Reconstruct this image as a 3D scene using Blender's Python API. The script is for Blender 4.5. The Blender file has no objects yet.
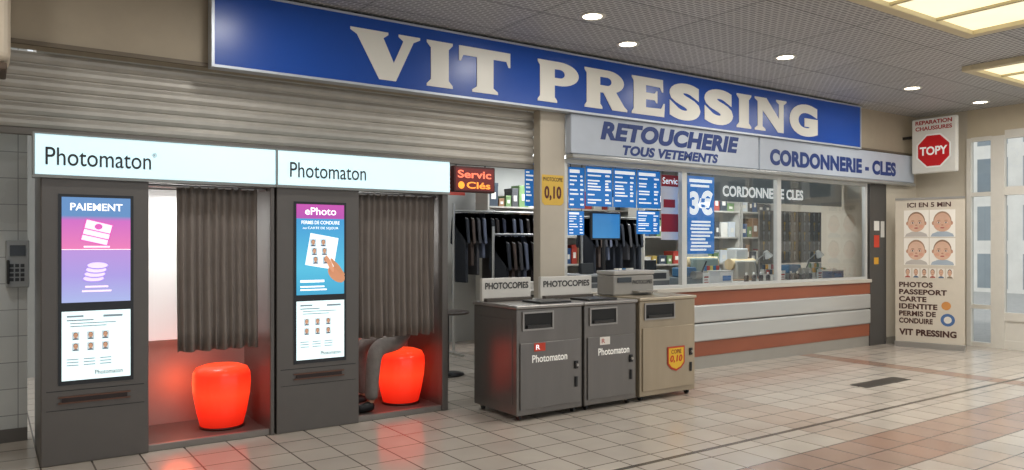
import bpy, math, random
from mathutils import Vector, Matrix
random.seed(7)
S=bpy.context.scene
COL=S.collection
try: S.view_settings.view_transform='Standard'
except Exception: pass

# ---------------- materials ----------------
def lin(h):
    r=[int(h[i:i+2],16)/255 for i in (0,2,4)]
    return tuple([(x/12.92 if x<=0.04045 else ((x+0.055)/1.055)**2.4) for x in r]+[1])
MC={}
def mat(h,rough=0.5,metal=0.0,emit=0.0,noise=0.06,bump=0.0,nscale=8,name=None,stretch=None):
    key=(h,rough,metal,emit,noise,bump,nscale,stretch)
    if key in MC: return MC[key]
    m=bpy.data.materials.new(name or 'surface_'+h); m.use_nodes=True
    N=m.node_tree.nodes; L=m.node_tree.links; b=N['Principled BSDF']
    col=lin(h)
    tc=N.new('ShaderNodeTexCoord'); nz=N.new('ShaderNodeTexNoise'); nz.inputs['Scale'].default_value=nscale
    nz.inputs['Detail'].default_value=4
    if stretch:
        mp=N.new('ShaderNodeMapping'); mp.inputs['Scale'].default_value=stretch
        L.new(tc.outputs['Object'],mp.inputs[0]); L.new(mp.outputs[0],nz.inputs['Vector'])
    else: L.new(tc.outputs['Object'],nz.inputs['Vector'])
    mx=N.new('ShaderNodeMix'); mx.data_type='RGBA'
    mx.inputs[6].default_value=tuple([c*(1-noise) for c in col[:3]]+[1])
    mx.inputs[7].default_value=tuple([min(1,c*(1+noise)) for c in col[:3]]+[1])
    L.new(nz.outputs['Fac'],mx.inputs[0]); L.new(mx.outputs[2],b.inputs['Base Color'])
    b.inputs['Roughness'].default_value=rough; b.inputs['Metallic'].default_value=metal
    if emit>0:
        L.new(mx.outputs[2],b.inputs['Emission Color']); b.inputs['Emission Strength'].default_value=emit
    if bump>0:
        bp=N.new('ShaderNodeBump'); bp.inputs['Strength'].default_value=bump; bp.inputs['Distance'].default_value=0.01
        L.new(nz.outputs['Fac'],bp.inputs['Height']); L.new(bp.outputs[0],b.inputs['Normal'])
    MC[key]=m; return m

def brickmat(name,c1,c2,mortar,w,h,ms,axes='xy',rough=0.4,emit=0,extra=None,off=(0,0),bump=0.2):
    m=bpy.data.materials.new(name); m.use_nodes=True
    N=m.node_tree.nodes; L=m.node_tree.links; b=N['Principled BSDF']
    g=N.new('ShaderNodeNewGeometry'); sp=N.new('ShaderNodeSeparateXYZ'); L.new(g.outputs['Position'],sp.inputs[0])
    cb=N.new('ShaderNodeCombineXYZ')
    for i,a in enumerate(axes):
        ad=N.new('ShaderNodeMath'); ad.operation='ADD'; ad.inputs[1].default_value=off[i]
        L.new(sp.outputs['XYZ'.index(a.upper())],ad.inputs[0]); L.new(ad.outputs[0],cb.inputs[i])
    br=N.new('ShaderNodeTexBrick'); br.offset=0; br.squash=1
    br.inputs['Scale'].default_value=1; br.inputs['Brick Width'].default_value=w; br.inputs['Row Height'].default_value=h
    br.inputs['Mortar Size'].default_value=ms; br.inputs['Mortar Smooth'].default_value=0.1
    br.inputs['Color1'].default_value=lin(c1); br.inputs['Color2'].default_value=lin(c2); br.inputs['Mortar'].default_value=lin(mortar)
    L.new(cb.outputs[0],br.inputs['Vector'])
    nz=N.new('ShaderNodeTexNoise'); nz.inputs['Scale'].default_value=1.7; nz.inputs['Detail'].default_value=6
    L.new(g.outputs['Position'],nz.inputs['Vector'])
    mr=N.new('ShaderNodeMapRange'); mr.inputs['To Min'].default_value=0.78; mr.inputs['To Max'].default_value=1.18
    L.new(nz.outputs['Fac'],mr.inputs['Value'])
    cur=br.outputs['Color']
    if extra: cur=extra(N,L,sp,cur)
    mu=N.new('ShaderNodeVectorMath'); mu.operation='SCALE'
    L.new(cur,mu.inputs[0]); L.new(mr.outputs[0],mu.inputs['Scale']); L.new(mu.outputs[0],b.inputs['Base Color'])
    rr=N.new('ShaderNodeMapRange'); rr.inputs['To Min'].default_value=rough*.6; rr.inputs['To Max'].default_value=rough*1.4
    L.new(nz.outputs['Fac'],rr.inputs['Value']); L.new(rr.outputs[0],b.inputs['Roughness'])
    bp=N.new('ShaderNodeBump'); bp.invert=True; bp.inputs['Strength'].default_value=bump; bp.inputs['Distance'].default_value=0.004
    L.new(br.outputs['Fac'],bp.inputs['Height']); L.new(bp.outputs[0],b.inputs['Normal'])
    return m
def floor_extra(N,L,sp,cur):
    def band(axis,target,eps,color,cur,fac=1.0):
        c=N.new('ShaderNodeMath'); c.operation='COMPARE'; c.inputs[1].default_value=target; c.inputs[2].default_value=eps
        L.new(sp.outputs[axis],c.inputs[0])
        f=N.new('ShaderNodeMath'); f.operation='MULTIPLY'; f.inputs[1].default_value=fac; L.new(c.outputs[0],f.inputs[0])
        mx=N.new('ShaderNodeMix'); mx.data_type='RGBA'; mx.blend_type='MULTIPLY'; L.new(f.outputs[0],mx.inputs[0]); L.new(cur,mx.inputs[6])
        mx.inputs[7].default_value=lin(color); return mx.outputs[2]
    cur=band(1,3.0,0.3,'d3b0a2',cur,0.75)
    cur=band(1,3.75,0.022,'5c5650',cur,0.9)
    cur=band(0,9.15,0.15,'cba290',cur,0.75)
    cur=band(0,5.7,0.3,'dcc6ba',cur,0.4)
    return cur
M_floor=brickmat('floor_tiles','c5bbae','b9afa3','6c6259',0.3,0.3,0.006,'xy',0.17,extra=floor_extra)
M_walltile=brickmat('wall_tiles','d9dddb','d2d7d6','93979a',0.2,0.2,0.003,'xz',0.3)

def ceiling_mat():
    m=bpy.data.materials.new('slotted_metal_ceiling'); m.use_nodes=True
    N=m.node_tree.nodes; L=m.node_tree.links; b=N['Principled BSDF']
    g=N.new('ShaderNodeNewGeometry')
    br=N.new('ShaderNodeTexBrick'); br.offset=0.5
    for k,v in (('Scale',1),('Brick Width',0.10),('Row Height',0.04),('Mortar Size',0.009),('Mortar Smooth',0.3)): br.inputs[k].default_value=v
    br.inputs['Color1'].default_value=lin('8b8b8c'); br.inputs['Color2'].default_value=lin('969697'); br.inputs['Mortar'].default_value=lin('cfcfcf')
    b2=N.new('ShaderNodeTexBrick'); b2.offset=0
    for k,v in (('Scale',1),('Brick Width',1.3),('Row Height',0.65),('Mortar Size',0.008)): b2.inputs[k].default_value=v
    b2.inputs['Color1'].default_value=(1,1,1,1); b2.inputs['Color2'].default_value=(.9,.9,.9,1); b2.inputs['Mortar'].default_value=(.45,.45,.45,1)
    L.new(g.outputs['Position'],br.inputs['Vector']); L.new(g.outputs['Position'],b2.inputs['Vector'])
    mx=N.new('ShaderNodeMix'); mx.data_type='RGBA'; mx.blend_type='MULTIPLY'; mx.inputs[0].default_value=1
    L.new(br.outputs['Color'],mx.inputs[6]); L.new(b2.outputs['Color'],mx.inputs[7]); L.new(mx.outputs[2],b.inputs['Base Color'])
    b.inputs['Roughness'].default_value=0.5
    return m
M_ceil=ceiling_mat()

def glassmat(name,ior):
    m=bpy.data.materials.new(name); m.use_nodes=True
    N=m.node_tree.nodes; L=m.node_tree.links; N.remove(N['Principled BSDF']); out=N['Material Output']
    t=N.new('ShaderNodeBsdfTransparent'); t.inputs[0].default_value=(.95,.97,.96,1)
    g=N.new('ShaderNodeBsdfGlossy'); g.inputs['Roughness'].default_value=0.01
    f=N.new('ShaderNodeFresnel'); f.inputs['IOR'].default_value=ior
    mx=N.new('ShaderNodeMixShader'); L.new(f.outputs[0],mx.inputs[0]); L.new(t.outputs[0],mx.inputs[1]); L.new(g.outputs[0],mx.inputs[2])
    L.new(mx.outputs[0],out.inputs[0]); return m
M_glass=glassmat('clear_glass',1.45); M_shopglass=glassmat('shop_window_glass',2.0)

def gradmat(name,stops,z0,z1,emit,base=(.02,.02,.02,1)):
    m=bpy.data.materials.new(name); m.use_nodes=True
    N=m.node_tree.nodes; L=m.node_tree.links; b=N['Principled BSDF']
    g=N.new('ShaderNodeNewGeometry'); sp=N.new('ShaderNodeSeparateXYZ'); L.new(g.outputs['Position'],sp.inputs[0])
    mr=N.new('ShaderNodeMapRange'); mr.inputs['From Min'].default_value=z0; mr.inputs['From Max'].default_value=z1
    L.new(sp.outputs[2],mr.inputs['Value']); cr=N.new('ShaderNodeValToRGB'); e=cr.color_ramp.elements
    for i,(p,c) in enumerate(stops):
        if i<2: e[i].position=p; e[i].color=lin(c)
        else:
            q=e.new(p); q.color=lin(c)
    L.new(mr.outputs[0],cr.inputs[0]); L.new(cr.outputs[0],b.inputs['Emission Color'])
    b.inputs['Base Color'].default_value=base
    b.inputs['Emission Strength'].default_value=emit; b.inputs['Roughness'].default_value=0.25
    return m

# ---------------- geometry helpers ----------------
def put(ob,parent,origin):
    COL.objects.link(ob)
    if parent is not None:
        ob.parent=parent; pw=Vector((0,0,0)); p=parent
        while p is not None: pw+=p.location; p=p.parent
        ob.location=Vector(origin)-pw
    else: ob.location=origin
def mk(name,verts,faces,m,parent=None,smooth=False,origin=None):
    vs=[Vector(v) for v in verts]
    if origin is None:
        mn=Vector([min(v[i] for v in vs) for i in range(3)]); mxx=Vector([max(v[i] for v in vs) for i in range(3)])
        origin=(mn+mxx)/2
        if parent is None: origin.z=mn.z
    origin=Vector(origin)
    me=bpy.data.meshes.new(name); me.from_pydata([v-origin for v in vs],[],faces); me.materials.append(m)
    if smooth:
        for p in me.polygons: p.use_smooth=True
    me.update()
    ob=bpy.data.objects.new(name,me); put(ob,parent,origin); return ob
def bevel(ob,w,seg=2):
    b=ob.modifiers.new('bevel','BEVEL'); b.width=w; b.segments=seg; b.limit_method='ANGLE'; return ob
def boxvf(bl,V,F):
    for (x0,x1,y0,y1,z0,z1) in bl:
        n=len(V)
        V+=[(x0,y0,z0),(x1,y0,z0),(x1,y1,z0),(x0,y1,z0),(x0,y0,z1),(x1,y0,z1),(x1,y1,z1),(x0,y1,z1)]
        F+=[tuple(n+i for i in f) for f in ((0,3,2,1),(4,5,6,7),(0,1,5,4),(1,2,6,5),(2,3,7,6),(3,0,4,7))]
def boxes(name,bl,m,parent=None,bev=0):
    V=[];F=[]; boxvf(bl,V,F)
    ob=mk(name,V,F,m,parent)
    if bev: bevel(ob,bev)
    return ob
def box(name,x0,x1,y0,y1,z0,z1,m,parent=None,bev=0): return boxes(name,[(x0,x1,y0,y1,z0,z1)],m,parent,bev)
def plane(name,a,b,c,d,m,parent=None): return mk(name,[a,b,c,d],[(0,1,2,3)],m,parent)
def cyl(name,p0,p1,r,m,parent=None,n=20,r2=None):
    p0=Vector(p0);p1=Vector(p1); d=(p1-p0).normalized(); a=d.orthogonal().normalized(); b=d.cross(a)
    r2=r if r2 is None else r2; V=[];F=[]
    for k in range(n):
        t=2*math.pi*k/n; V.append(p0+(a*math.cos(t)+b*math.sin(t))*r)
    for k in range(n):
        t=2*math.pi*k/n; V.append(p1+(a*math.cos(t)+b*math.sin(t))*r2)
    for k in range(n): F.append((k,(k+1)%n,n+(k+1)%n,n+k))
    F.append(tuple(range(n-1,-1,-1))); F.append(tuple(range(n,2*n)))
    ob=mk(name,V,F,m,parent,True)
    ob.modifiers.new('edge','EDGE_SPLIT')
    return ob
def lathe(name,prof,cx,cy,m,parent=None,n=40,sx=1,sy=1):
    V=[];F=[]
    for (r,z) in prof:
        for k in range(n):
            t=2*math.pi*k/n; V.append((cx+r*sx*math.cos(t),cy+r*sy*math.sin(t),z))
    for i in range(len(prof)-1):
        for k in range(n): F.append((i*n+k,i*n+(k+1)%n,(i+1)*n+(k+1)%n,(i+1)*n+k))
    F.append(tuple(range(n-1,-1,-1))); F.append(tuple(range((len(prof)-1)*n,len(prof)*n)))
    return mk(name,V,F,m,parent,True)
def root(name,label,cat,loc,group=None):
    e=bpy.data.objects.new(name,None); e.empty_display_size=0.1; e.location=loc; COL.objects.link(e)
    e['label']=label; e['category']=cat
    if group: e['group']=group
    return e
def tag(ob,label,cat,group=None):
    ob['label']=label; ob['category']=cat
    if group: ob['group']=group
    return ob
def struct(ob): ob['kind']='structure'; return ob
UX=Vector((1,0,0)); UP=Vector((0,0,1))
def text(s,p,w,h,m,parent,u=UX,bold=0.0,shear=0.0,extrude=0.0008,name='lettering',up=UP,xb=None):
    cu=bpy.data.curves.new('t','FONT'); cu.body=s; cu.size=1; cu.offset=bold; cu.shear=shear; cu.extrude=0.001; cu.resolution_u=6
    if bold>.03: cu.space_character=1+bold
    ob=bpy.data.objects.new('t',cu); COL.objects.link(ob)
    dg=bpy.context.evaluated_depsgraph_get(); dg.update()
    me=bpy.data.meshes.new_from_object(ob.evaluated_get(dg))
    bpy.data.objects.remove(ob)
    co=[v.co.copy() for v in me.vertices]
    x0=min(c.x for c in co);x1=max(c.x for c in co);y0=min(c.y for c in co);y1=max(c.y for c in co)
    u=Vector(u); n=u.cross(up); p=Vector(p)
    V=[p+u*((c.x-x0)*w/(x1-x0))+up*((c.y-y0)*h/(y1-y0))+n*(extrude if c.z>0 else 0.0) for c in co]
    F=[tuple(q.vertices) for q in me.polygons]
    bpy.data.meshes.remove(me)
    if xb: boxvf(xb,V,F)
    return mk(name,V,F,m,parent)
def quad(name,p,w,h,m,parent,u=UX,t=0.002):
    u=Vector(u); n=u.cross(UP); p=Vector(p)
    a=[p,p+u*w,p+u*w+UP*h,p+UP*h]; V=a+[q+n*t for q in a]
    return mk(name,V,[(3,2,1,0),(4,5,6,7),(0,1,5,4),(1,2,6,5),(2,3,7,6),(3,0,4,7)],m,parent)
def flat(name,pts,p,m,parent,u=UX,t=0.001,xb=None):
    u=Vector(u); n=u.cross(UP); p=Vector(p); k=len(pts)
    a=[p+u*x+UP*y for x,y in pts]; V=a+[q+n*t for q in a]
    F=[tuple(range(k-1,-1,-1)),tuple(range(k,2*k))]+[(i,(i+1)%k,k+(i+1)%k,k+i) for i in range(k)]
    if xb: boxvf(xb,V,F)
    return mk(name,V,F,m,parent)
def ell(cx,cy,rx,ry,n=20,a0=0,a1=360): return [(cx+rx*math.cos(math.radians(a0+(a1-a0)*i/n)),cy+ry*math.sin(math.radians(a0+(a1-a0)*i/n))) for i in range(n)]
def bars(name,rects,p,m,parent,u=UX,t=0.001):
    u=Vector(u); n=u.cross(UP); p=Vector(p); V=[];F=[]
    for (x,y,w,h) in rects:
        k=len(V); a=[p+u*x+UP*y,p+u*(x+w)+UP*y,p+u*(x+w)+UP*(y+h),p+u*x+UP*(y+h)]; V+=[q+n*t for q in a]; F.append((k,k+1,k+2,k+3))
    return mk(name,V,F,m,parent)
def clone(ob,off,group=None):
    c=ob.copy(); COL.objects.link(c); c.location=ob.location+Vector(off)
    def rec(src,dst):
        for k in list(src.children):
            kc=k.copy(); kc.parent=dst; COL.objects.link(kc); rec(k,kc)
    rec(ob,c); return c
def portrait(p,w,h,parent,u,skin='c99a7c',hair='5a4032',bg='d9d3c6',shirt='56606a',e=0):
    n=Vector(u).cross(UP)
    g=quad('portrait_photo',p,w,h,mat(bg,.5,emit=e),parent,u,0.001)
    q=Vector(p)+n*0.0015
    flat('portrait_shoulders',[(.08*w,.02*h),(.92*w,.02*h),(.84*w,.14*h),(.62*w,.22*h),(.38*w,.22*h),(.16*w,.14*h)],q,mat(shirt,.6,emit=e),g,u,.0005)
    flat('portrait_hair',ell(.5*w,.60*h,.31*w,.33*h),q+n*.0006,mat(hair,.6,emit=e),g,u,.0005)
    flat('portrait_face',ell(.5*w,.54*h,.27*w,.32*h),q+n*.0014,mat(skin,.6,emit=e),g,u,.0005)
    bars('portrait_features',[(.33*w,.56*h,.11*w,.035*h),(.56*w,.56*h,.11*w,.035*h),(.40*w,.34*h,.20*w,.035*h)],q+n*.0022,mat('5b3a2c',.6,emit=e*.6),g,u,.0005)
    return g
def baby(p,w,h,parent,u,skin,hair,shirt):
    n=Vector(u).cross(UP); g=quad('baby_photo',p,w,h,mat('e9e3d8',.5),parent,u,0.001); q=Vector(p)+n*.0015
    def E(nm,cx,cy,rx,ry,c,lv,nn=24): flat(nm,ell(cx*w,cy*h,rx*w,ry*h,nn),q+n*(.0006*lv),mat(c,.6,noise=.12,nscale=20),g,u,.0005)
    flat('shoulders',[(.04*w,.015*h),(.96*w,.015*h),(.90*w,.12*h),(.68*w,.2*h),(.32*w,.2*h),(.10*w,.12*h)],q,mat(shirt,.6),g,u,.0005)
    E('ear',.14,.51,.05,.07,'b98a70',1); E('ear',.86,.51,.05,.07,'b98a70',1)
    E('hair',.5,.585,.352,.355,hair,1)
    flat('face',[(w*(.5+.335*math.cos(a)*(1.07 if math.sin(a)<0 else 1.0)),h*(.52+.355*math.sin(a)*(1.0 if math.sin(a)>0 else .92))) for a in [2*math.pi*i/28 for i in range(28)]],q+n*.0018,mat(skin,.6,noise=.12,nscale=14),g,u,.0005)
    E('cheek',.30,.40,.09,.06,'cf9a82',4); E('cheek',.70,.40,.09,.06,'cf9a82',4)
    for x in (.36,.64):
        E('eye_socket',x,.54,.085,.05,'bd9078',4,16)
        E('eye',x,.53,.056,.028,'e6e0d8',5,16); E('pupil',x,.53,.030,.028,'3a2a22',6,12)
        E('brow',x,.61,.07,.010,'8a6a50',5,12)
    E('nose',.5,.44,.048,.026,'b08068',5,14)
    E('mouth',.5,.335,.085,.024,'a8544e',5,16)

# ---------------- camera ----------------
cam=bpy.data.cameras.new('camera'); co=bpy.data.objects.new('camera',cam); COL.objects.link(co); S.camera=co
cam.sensor_width=36; cam.lens=760/1024*36; cam.shift_y=9/1024
co.location=(0,0,1.5); co.rotation_euler=(math.radians(90),0,math.radians(-34.68)); cam.clip_end=200

# ---------------- room shell ----------------
struct(box('floor',-4,12.1,-4,10.2,-0.1,0,M_floor))
struct(box('ceiling',-4,12.1,-4,6.28,3.48,3.6,M_ceil))
M_beige=mat('ada08b',.7,bump=.1)
M_beige2=mat('c6bdac',.7)
struct(box('wall_front',-1.5,12,6.2,6.34,2.87,3.48,M_beige))
struct(box('wall_front',11.14,12,6.2,6.34,0,2.87,M_beige2))
struct(box('wall_left',-1.5,0.26,6.9,7.0,0,3.0,M_walltile))
struct(box('wall_left',-1.6,-1.5,-4,7.0,0,3.48,M_beige))
struct(box('trim_1',-1.5,12,6.17,6.2,2.87,2.90,mat('6f6454',.6)))
struct(box('ceiling',0.3,12,6.34,10.1,2.9,3.0,mat('d5d3cc',.7)))
M_int=mat('bdbdb8',.7)
struct(box('wall_back',0.3,12,10.1,10.2,0,3.0,M_int))
struct(box('wall_right',12,12.1,5.44,10.2,0,3.48,M_beige2))
struct(box('wall_right',12,12.1,-4,5.44,3.06,3.48,mat('c9bda4',.7)))
struct(box('baseboard_front',11.14,11.98,6.185,6.2,0,.1,mat('8f8a80',.5)))
struct(box('baseboard_left',-1.49,0.26,6.885,6.9,0,.1,mat('6d6a66',.5)))

# end wall glazing
M_white=mat('dedad0',.4)
def glazed(name,y0,y1,zs,f=.045,kick=0):
    fr=[(11.97,12.06,y0,y0+f,0,3.06),(11.97,12.06,y1-f,y1,0,3.06)]
    for z in zs: fr.append((11.98,12.055,y0+f,y1-f,z,z+f))
    if kick: fr.append((12.0,12.04,y0+f,y1-f,f,kick))
    ob=struct(boxes(name,fr,M_white)); k=kick or f
    plane('window_pane',(12.02,y1-f,k),(12.02,y0+f,k),(12.02,y0+f,3.01),(12.02,y1-f,3.01),M_glass,ob)
    return ob
glazed('window_1',5.05,5.44,[0,2.2,3.01,0.55],.06)
d=glazed('door_1',4.1,5.05,[0,2.2,3.01,.4],.12,.5)
cyl('door_handle',(11.94,4.28,.95),(11.94,4.28,1.25),.012,mat('8c8c8a',.3,.8),d)
glazed('window_2',3.1,4.1,[0,2.2,3.01,.55])
glazed('window_3',1.9,3.1,[0,2.2,3.01,.55])
glazed('window_4',-0.2,1.9,[0,2.2,3.01,.55])
glazed('window_5',-4,-0.2,[0,2.2,3.01,.55])
# street outside
struct(box('ground',12.1,60,-30,40,-.12,-.02,mat('aaa9a6',.8,noise=.2)))
tag(box('building_facade',26,27,-15,40,-.02,6.5,brickmat('facade_panels','7a858c','969fa4','dcdad4',1.3,1.5,.22,'yz',.6,off=(0,.1))),'pale office building facade with rows of grey windows','building')
sl=bpy.data.lights.new('sun','SUN'); sl.energy=1.3; sl.angle=.1; sl.color=(1,.97,.93)
so=bpy.data.objects.new('sun',sl); so.rotation_euler=(0,math.radians(-48),0); so.location=(0,0,20); COL.objects.link(so)

# ---------------- ceiling lights ----------------
def downlight(x,y):
    r=root('ceiling_downlight','round recessed downlight glowing white in the slotted metal ceiling','ceiling light',(x,y,3.48),'recessed round ceiling downlights')
    lathe('rim',[(.085,3.474),(.115,3.47),(.12,3.479),(.085,3.4795)],x,y,mat('d8d6d0',.4),r)
    lathe('lamp_disc',[(.084,3.474),(.084,3.478)],x,y,mat('fff3e0',.4,emit=6),r)
    return r
dl=downlight(4.33,5.03)
for (x,y) in ((5.22,5.53),(6.96,4.97),(9.66,5.04),(11.4,5.0),(1.7,5.0)): clone(dl,(x-4.33,y-5.03,0))
def skyl(x0,x1,y0,y1,lab):
    r=root('ceiling_light_panel',lab,'ceiling light',((x0+x1)/2,(y0+y1)/2,3.46),'large rectangular ceiling lights')
    f=.1; z0,z1=3.42,3.479
    boxes('frame',[(x0,x1,y0,y0+f,z0,z1),(x0,x1,y1-f,y1,z0,z1),(x0,x0+f,y0+f,y1-f,z0,z1),(x1-f,x1,y0+f,y1-f,z0,z1)],mat('d8cba8',.5),r,.006)
    for i in range(1,3): 
        xx=x0+(x1-x0)*i/3; box('divider_bar',xx-.02,xx+.02,y0+f,y1-f,3.44,z1,mat('cfc29c',.5),r)
    box('diffuser',x0+f,x1-f,y0+f,y1-f,3.462,3.476,mat('f5e8c4',.5,emit=1.1,noise=.15,nscale=2),r)
skyl(5.3,7.55,1.9,3.43,'wide cream-framed ceiling light panel glowing warm white')
skyl(8.95,11.2,2.6,4.12,'wide cream-framed ceiling light panel glowing warm white, nearer the glass entrance')

def area(x,y,z,sx,sy,p,c=(1,.97,.93),rot=(0,0,0)):
    l=bpy.data.lights.new('lamp','AREA'); l.shape='RECTANGLE'; l.size=sx; l.size_y=sy; l.energy=p; l.color=c
    o=bpy.data.objects.new('area_lamp',l); o.location=(x,y,z); o.rotation_euler=rot; COL.objects.link(o)
area(6.4,2.65,3.40,2,1.3,80); area(10,3.4,3.40,2,1.3,80); area(1.5,2.0,3.40,2,1.3,45)
for x in (-.5,1.7,4.33,6.96,9.66): area(x,5.0,3.44,.25,.25,14)  # leftmost lamp has no fitting, added to brighten the tiled wall
W=bpy.data.worlds.new('world'); S.world=W; W.use_nodes=True
wn=W.node_tree.nodes; wl=W.node_tree.links; bg=wn['Background']; bg.inputs[0].default_value=(.90,.95,1,1); bg.inputs[1].default_value=.93

# ---------------- roller shutter ----------------
V=[];F=[]; z=2.32; prof=[]
while z<2.87-.01:
    for a,b in ((0,0),(-.012,.006),(-.022,.03),(-.022,.055),(-.012,.078),(0,.084)): prof.append((6.36+a*1.0,z+b))
    z+=.092
n=len(prof)
for y,zz in prof: V.append((-1.45,y,zz))
for y,zz in prof: V.append((4.66,y,zz))
for i in range(n-1): F.append((i,i+n,i+n+1,i+1))
shr=root('roller_shutter','half-raised ribbed grey-beige metal roller shutter above the booths','shutter',(1.6,6.36,2.28))
mk('shutter_curtain',V,F,mat('bdb8ae',.4,.3,noise=.15),shr)
box('bottom_rail',-1.45,4.66,6.33,6.38,2.27,2.32,mat('7d7871',.5,.3),shr,.005)

mu=root('shutter_motor_casing','rounded cream metal casing mounted high on the wall','casing',(-.3,6.0,2.6))
bevel(box('casing_body',-.9,.13,5.8,6.19,2.66,3.47,mat('d8cab4',.5),mu),.06,4)
box('casing_base',-.88,.11,5.82,6.18,2.61,2.66,mat('5a4a3c',.5),mu,.01)

# ---------------- pillar ----------------
tag(box('pillar',4.64,4.96,6.2,6.32,0,2.87,mat('beb5a5',.6),None,.008),'square beige painted pillar between shop entrance and window','pillar')

# ---------------- blue sign ----------------
M_blue=mat('174ca8',.3,noise=.03); M_ltr=mat('eeebe0',.4,noise=.02)
sg=root('shop_sign','long blue fascia sign with raised cream bold lettering','sign',(5.8,6.13,2.87))
box('sign_board',1.43,10.2,6.06,6.165,2.87,3.44,M_blue,sg)
fr=mat('c2c8d0',.4,.4)
boxes('sign_frame',[(1.41,10.22,6.05,6.166,2.852,2.872),(1.41,10.22,6.05,6.166,3.438,3.455),(1.41,1.432,6.05,6.166,2.872,3.438),(10.198,10.22,6.05,6.166,2.872,3.438)],fr,sg)
def word(s,x0,x1,z0,z1,gap=.11):
    rel={'V':1.08,'I':.44,'T':.94,'P':.86,'R':.96,'E':.82,'S':.82,'N':1.02,'G':.98}
    tot=sum(rel[c] for c in s)+gap*(len(s)-1); k=(x1-x0)/tot; x=x0; Y=6.059; h=z1-z0; e=.005; st=.185
    def ser(a,b,c0,c1,up):   # flared serif: trapezoid between stem edges (a,b) and wide edges (c0,c1)
        return (a,b,c0,c1,up)
    for c in s:
        w=rel[c]*k
        def B(l): return [(x+a,x+b,Y-e-.0005*(i+1),Y+.0002,z0+c_,z0+d_) for i,(a,b,c_,d_) in enumerate(l)]
        def poly(pts,l=[]): return flat('letter',pts,(x,Y,z0),M_ltr,sg,t=e,xb=B(l))
        sv=.028; f=.055
        if c=='I': poly([(0,0),(w,0),(w,.022),(w/2+st/2,f+.01),(w/2+st/2,h-f-.01),(w,h-.022),(w,h),(0,h),(0,h-.022),(w/2-st/2,h-f-.01),(w/2-st/2,f+.01),(0,.022)])
        elif c=='T': poly([(w/2-st*.78,0),(w/2+st*.78,0),(w/2+st*.78,.022),(w/2+st/2,f),(w/2+st/2,h-.085),(w-.045,h-.085),(w-.02,h-.14),(w,h-.14),(w,h),(0,h),(0,h-.14),(.02,h-.14),(.045,h-.085),(w/2-st/2,h-.085),(w/2-st/2,f),(w/2-st*.78,.022)])
        elif c=='V': poly([(0,h),(0,h-.022),(w*.09,h-f),(w*.40,0),(w*.64,0),(w*.90,h-f),(w,h-.022),(w,h),(w*.68,h),(w*.68,h-.022),(w*.75,h-f),(w*.61,h*.38),(w*.46,h-f),(w*.53,h-.022),(w*.53,h)])
        elif c=='N': poly([(0,0),(w*.33,0),(w*.33,.022),(w*.24,f),(w*.24,h*.62),(w*.73,0),(w*.91,0),(w*.91,h-f),(w,h-.022),(w,h),(w*.67,h),(w*.67,h-.022),(w*.76,h-f),(w*.76,h*.42),(w*.36,h),(0,h),(0,h-.022),(w*.09,h-f),(w*.09,f),(0,.022)])
        elif c=='E': poly([(0,0),(w*.97,0),(w*.99,.15),(w*.95,.15),(w*.88,.09),(sv+st,.085),(sv+st,h*.42),(w*.68,h*.42),(w*.73,h*.35),(w*.76,h*.35),(w*.76,h*.67),(w*.73,h*.67),(w*.68,h*.60),(sv+st,h*.60),(sv+st,h-.085),(w*.84,h-.09),(w*.90,h-.14),(w*.94,h-.14),(w*.93,h),(0,h),(0,h-.022),(sv,h-f),(sv,f),(0,.022)])
        elif c in 'PR':
            cyb=h*.71; ry=h*.29; cxr=w*.52; rx=w*(.46 if c=='P' else .40); iy=ry*.36; ix=rx*.26
            out=[(cxr+rx*math.sin(math.radians(a)),cyb+ry*math.cos(math.radians(a))) for a in range(0,181,10)]
            inn=[(cxr+ix*math.sin(math.radians(a)),cyb+iy*math.cos(math.radians(a))) for a in range(0,181,10)]
            V=[];F=[]
            ys=[Y,Y-e]
            ring_o=[(sv+st*.9,h)]+out+[(sv+st*.9,h*.42)]; ring_i=[(sv+st*.9,cyb+iy)]+inn+[(sv+st*.9,cyb-iy)]
            m_=len(ring_o)
            for yy in ys:
                for a,b in ring_o: V.append((x+a,yy,z0+b))
                for a,b in ring_i: V.append((x+a,yy,z0+b))
            T=2*m_
            for i in range(m_-1):
                F.append((T+i,T+i+1,T+m_+i+1,T+m_+i)); F.append((i+1,i,T+i,T+i+1)); F.append((m_+i,m_+i+1,T+m_+i+1,T+m_+i))
            def addp(pts,dep):
                k0=len(V); kk=len(pts)
                for yy in (Y,Y-e-dep):
                    for a,b in pts: V.append((x+a,yy,z0+b))
                F.append(tuple(k0+kk+i for i in range(kk)))
                for i in range(kk): F.append((k0+i,k0+(i+1)%kk,k0+kk+(i+1)%kk,k0+kk+i))
            addp([(0,0),(sv+st+.03,0),(sv+st+.03,.022),(sv+st,f),(sv+st,h),(0,h),(0,h-.022),(sv,h-f),(sv,f),(0,.022)],.001)
            if c=='R': addp([(w*.64,0),(w,0),(w,.022),(w*.93,.05),(w*.72,h*.48),(w*.40,h*.48)],.002)
            mk('letter',V,F,M_ltr,sg)
        else: text(c,(x,Y,z0-.004),w,h+.008,M_ltr,sg,bold=.065,extrude=e,name='letter')
        x+=w+gap*k
word('VIT',2.53,4.17,2.925,3.34)
word('PRESSING',4.50,9.18,2.925,3.34)

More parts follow.
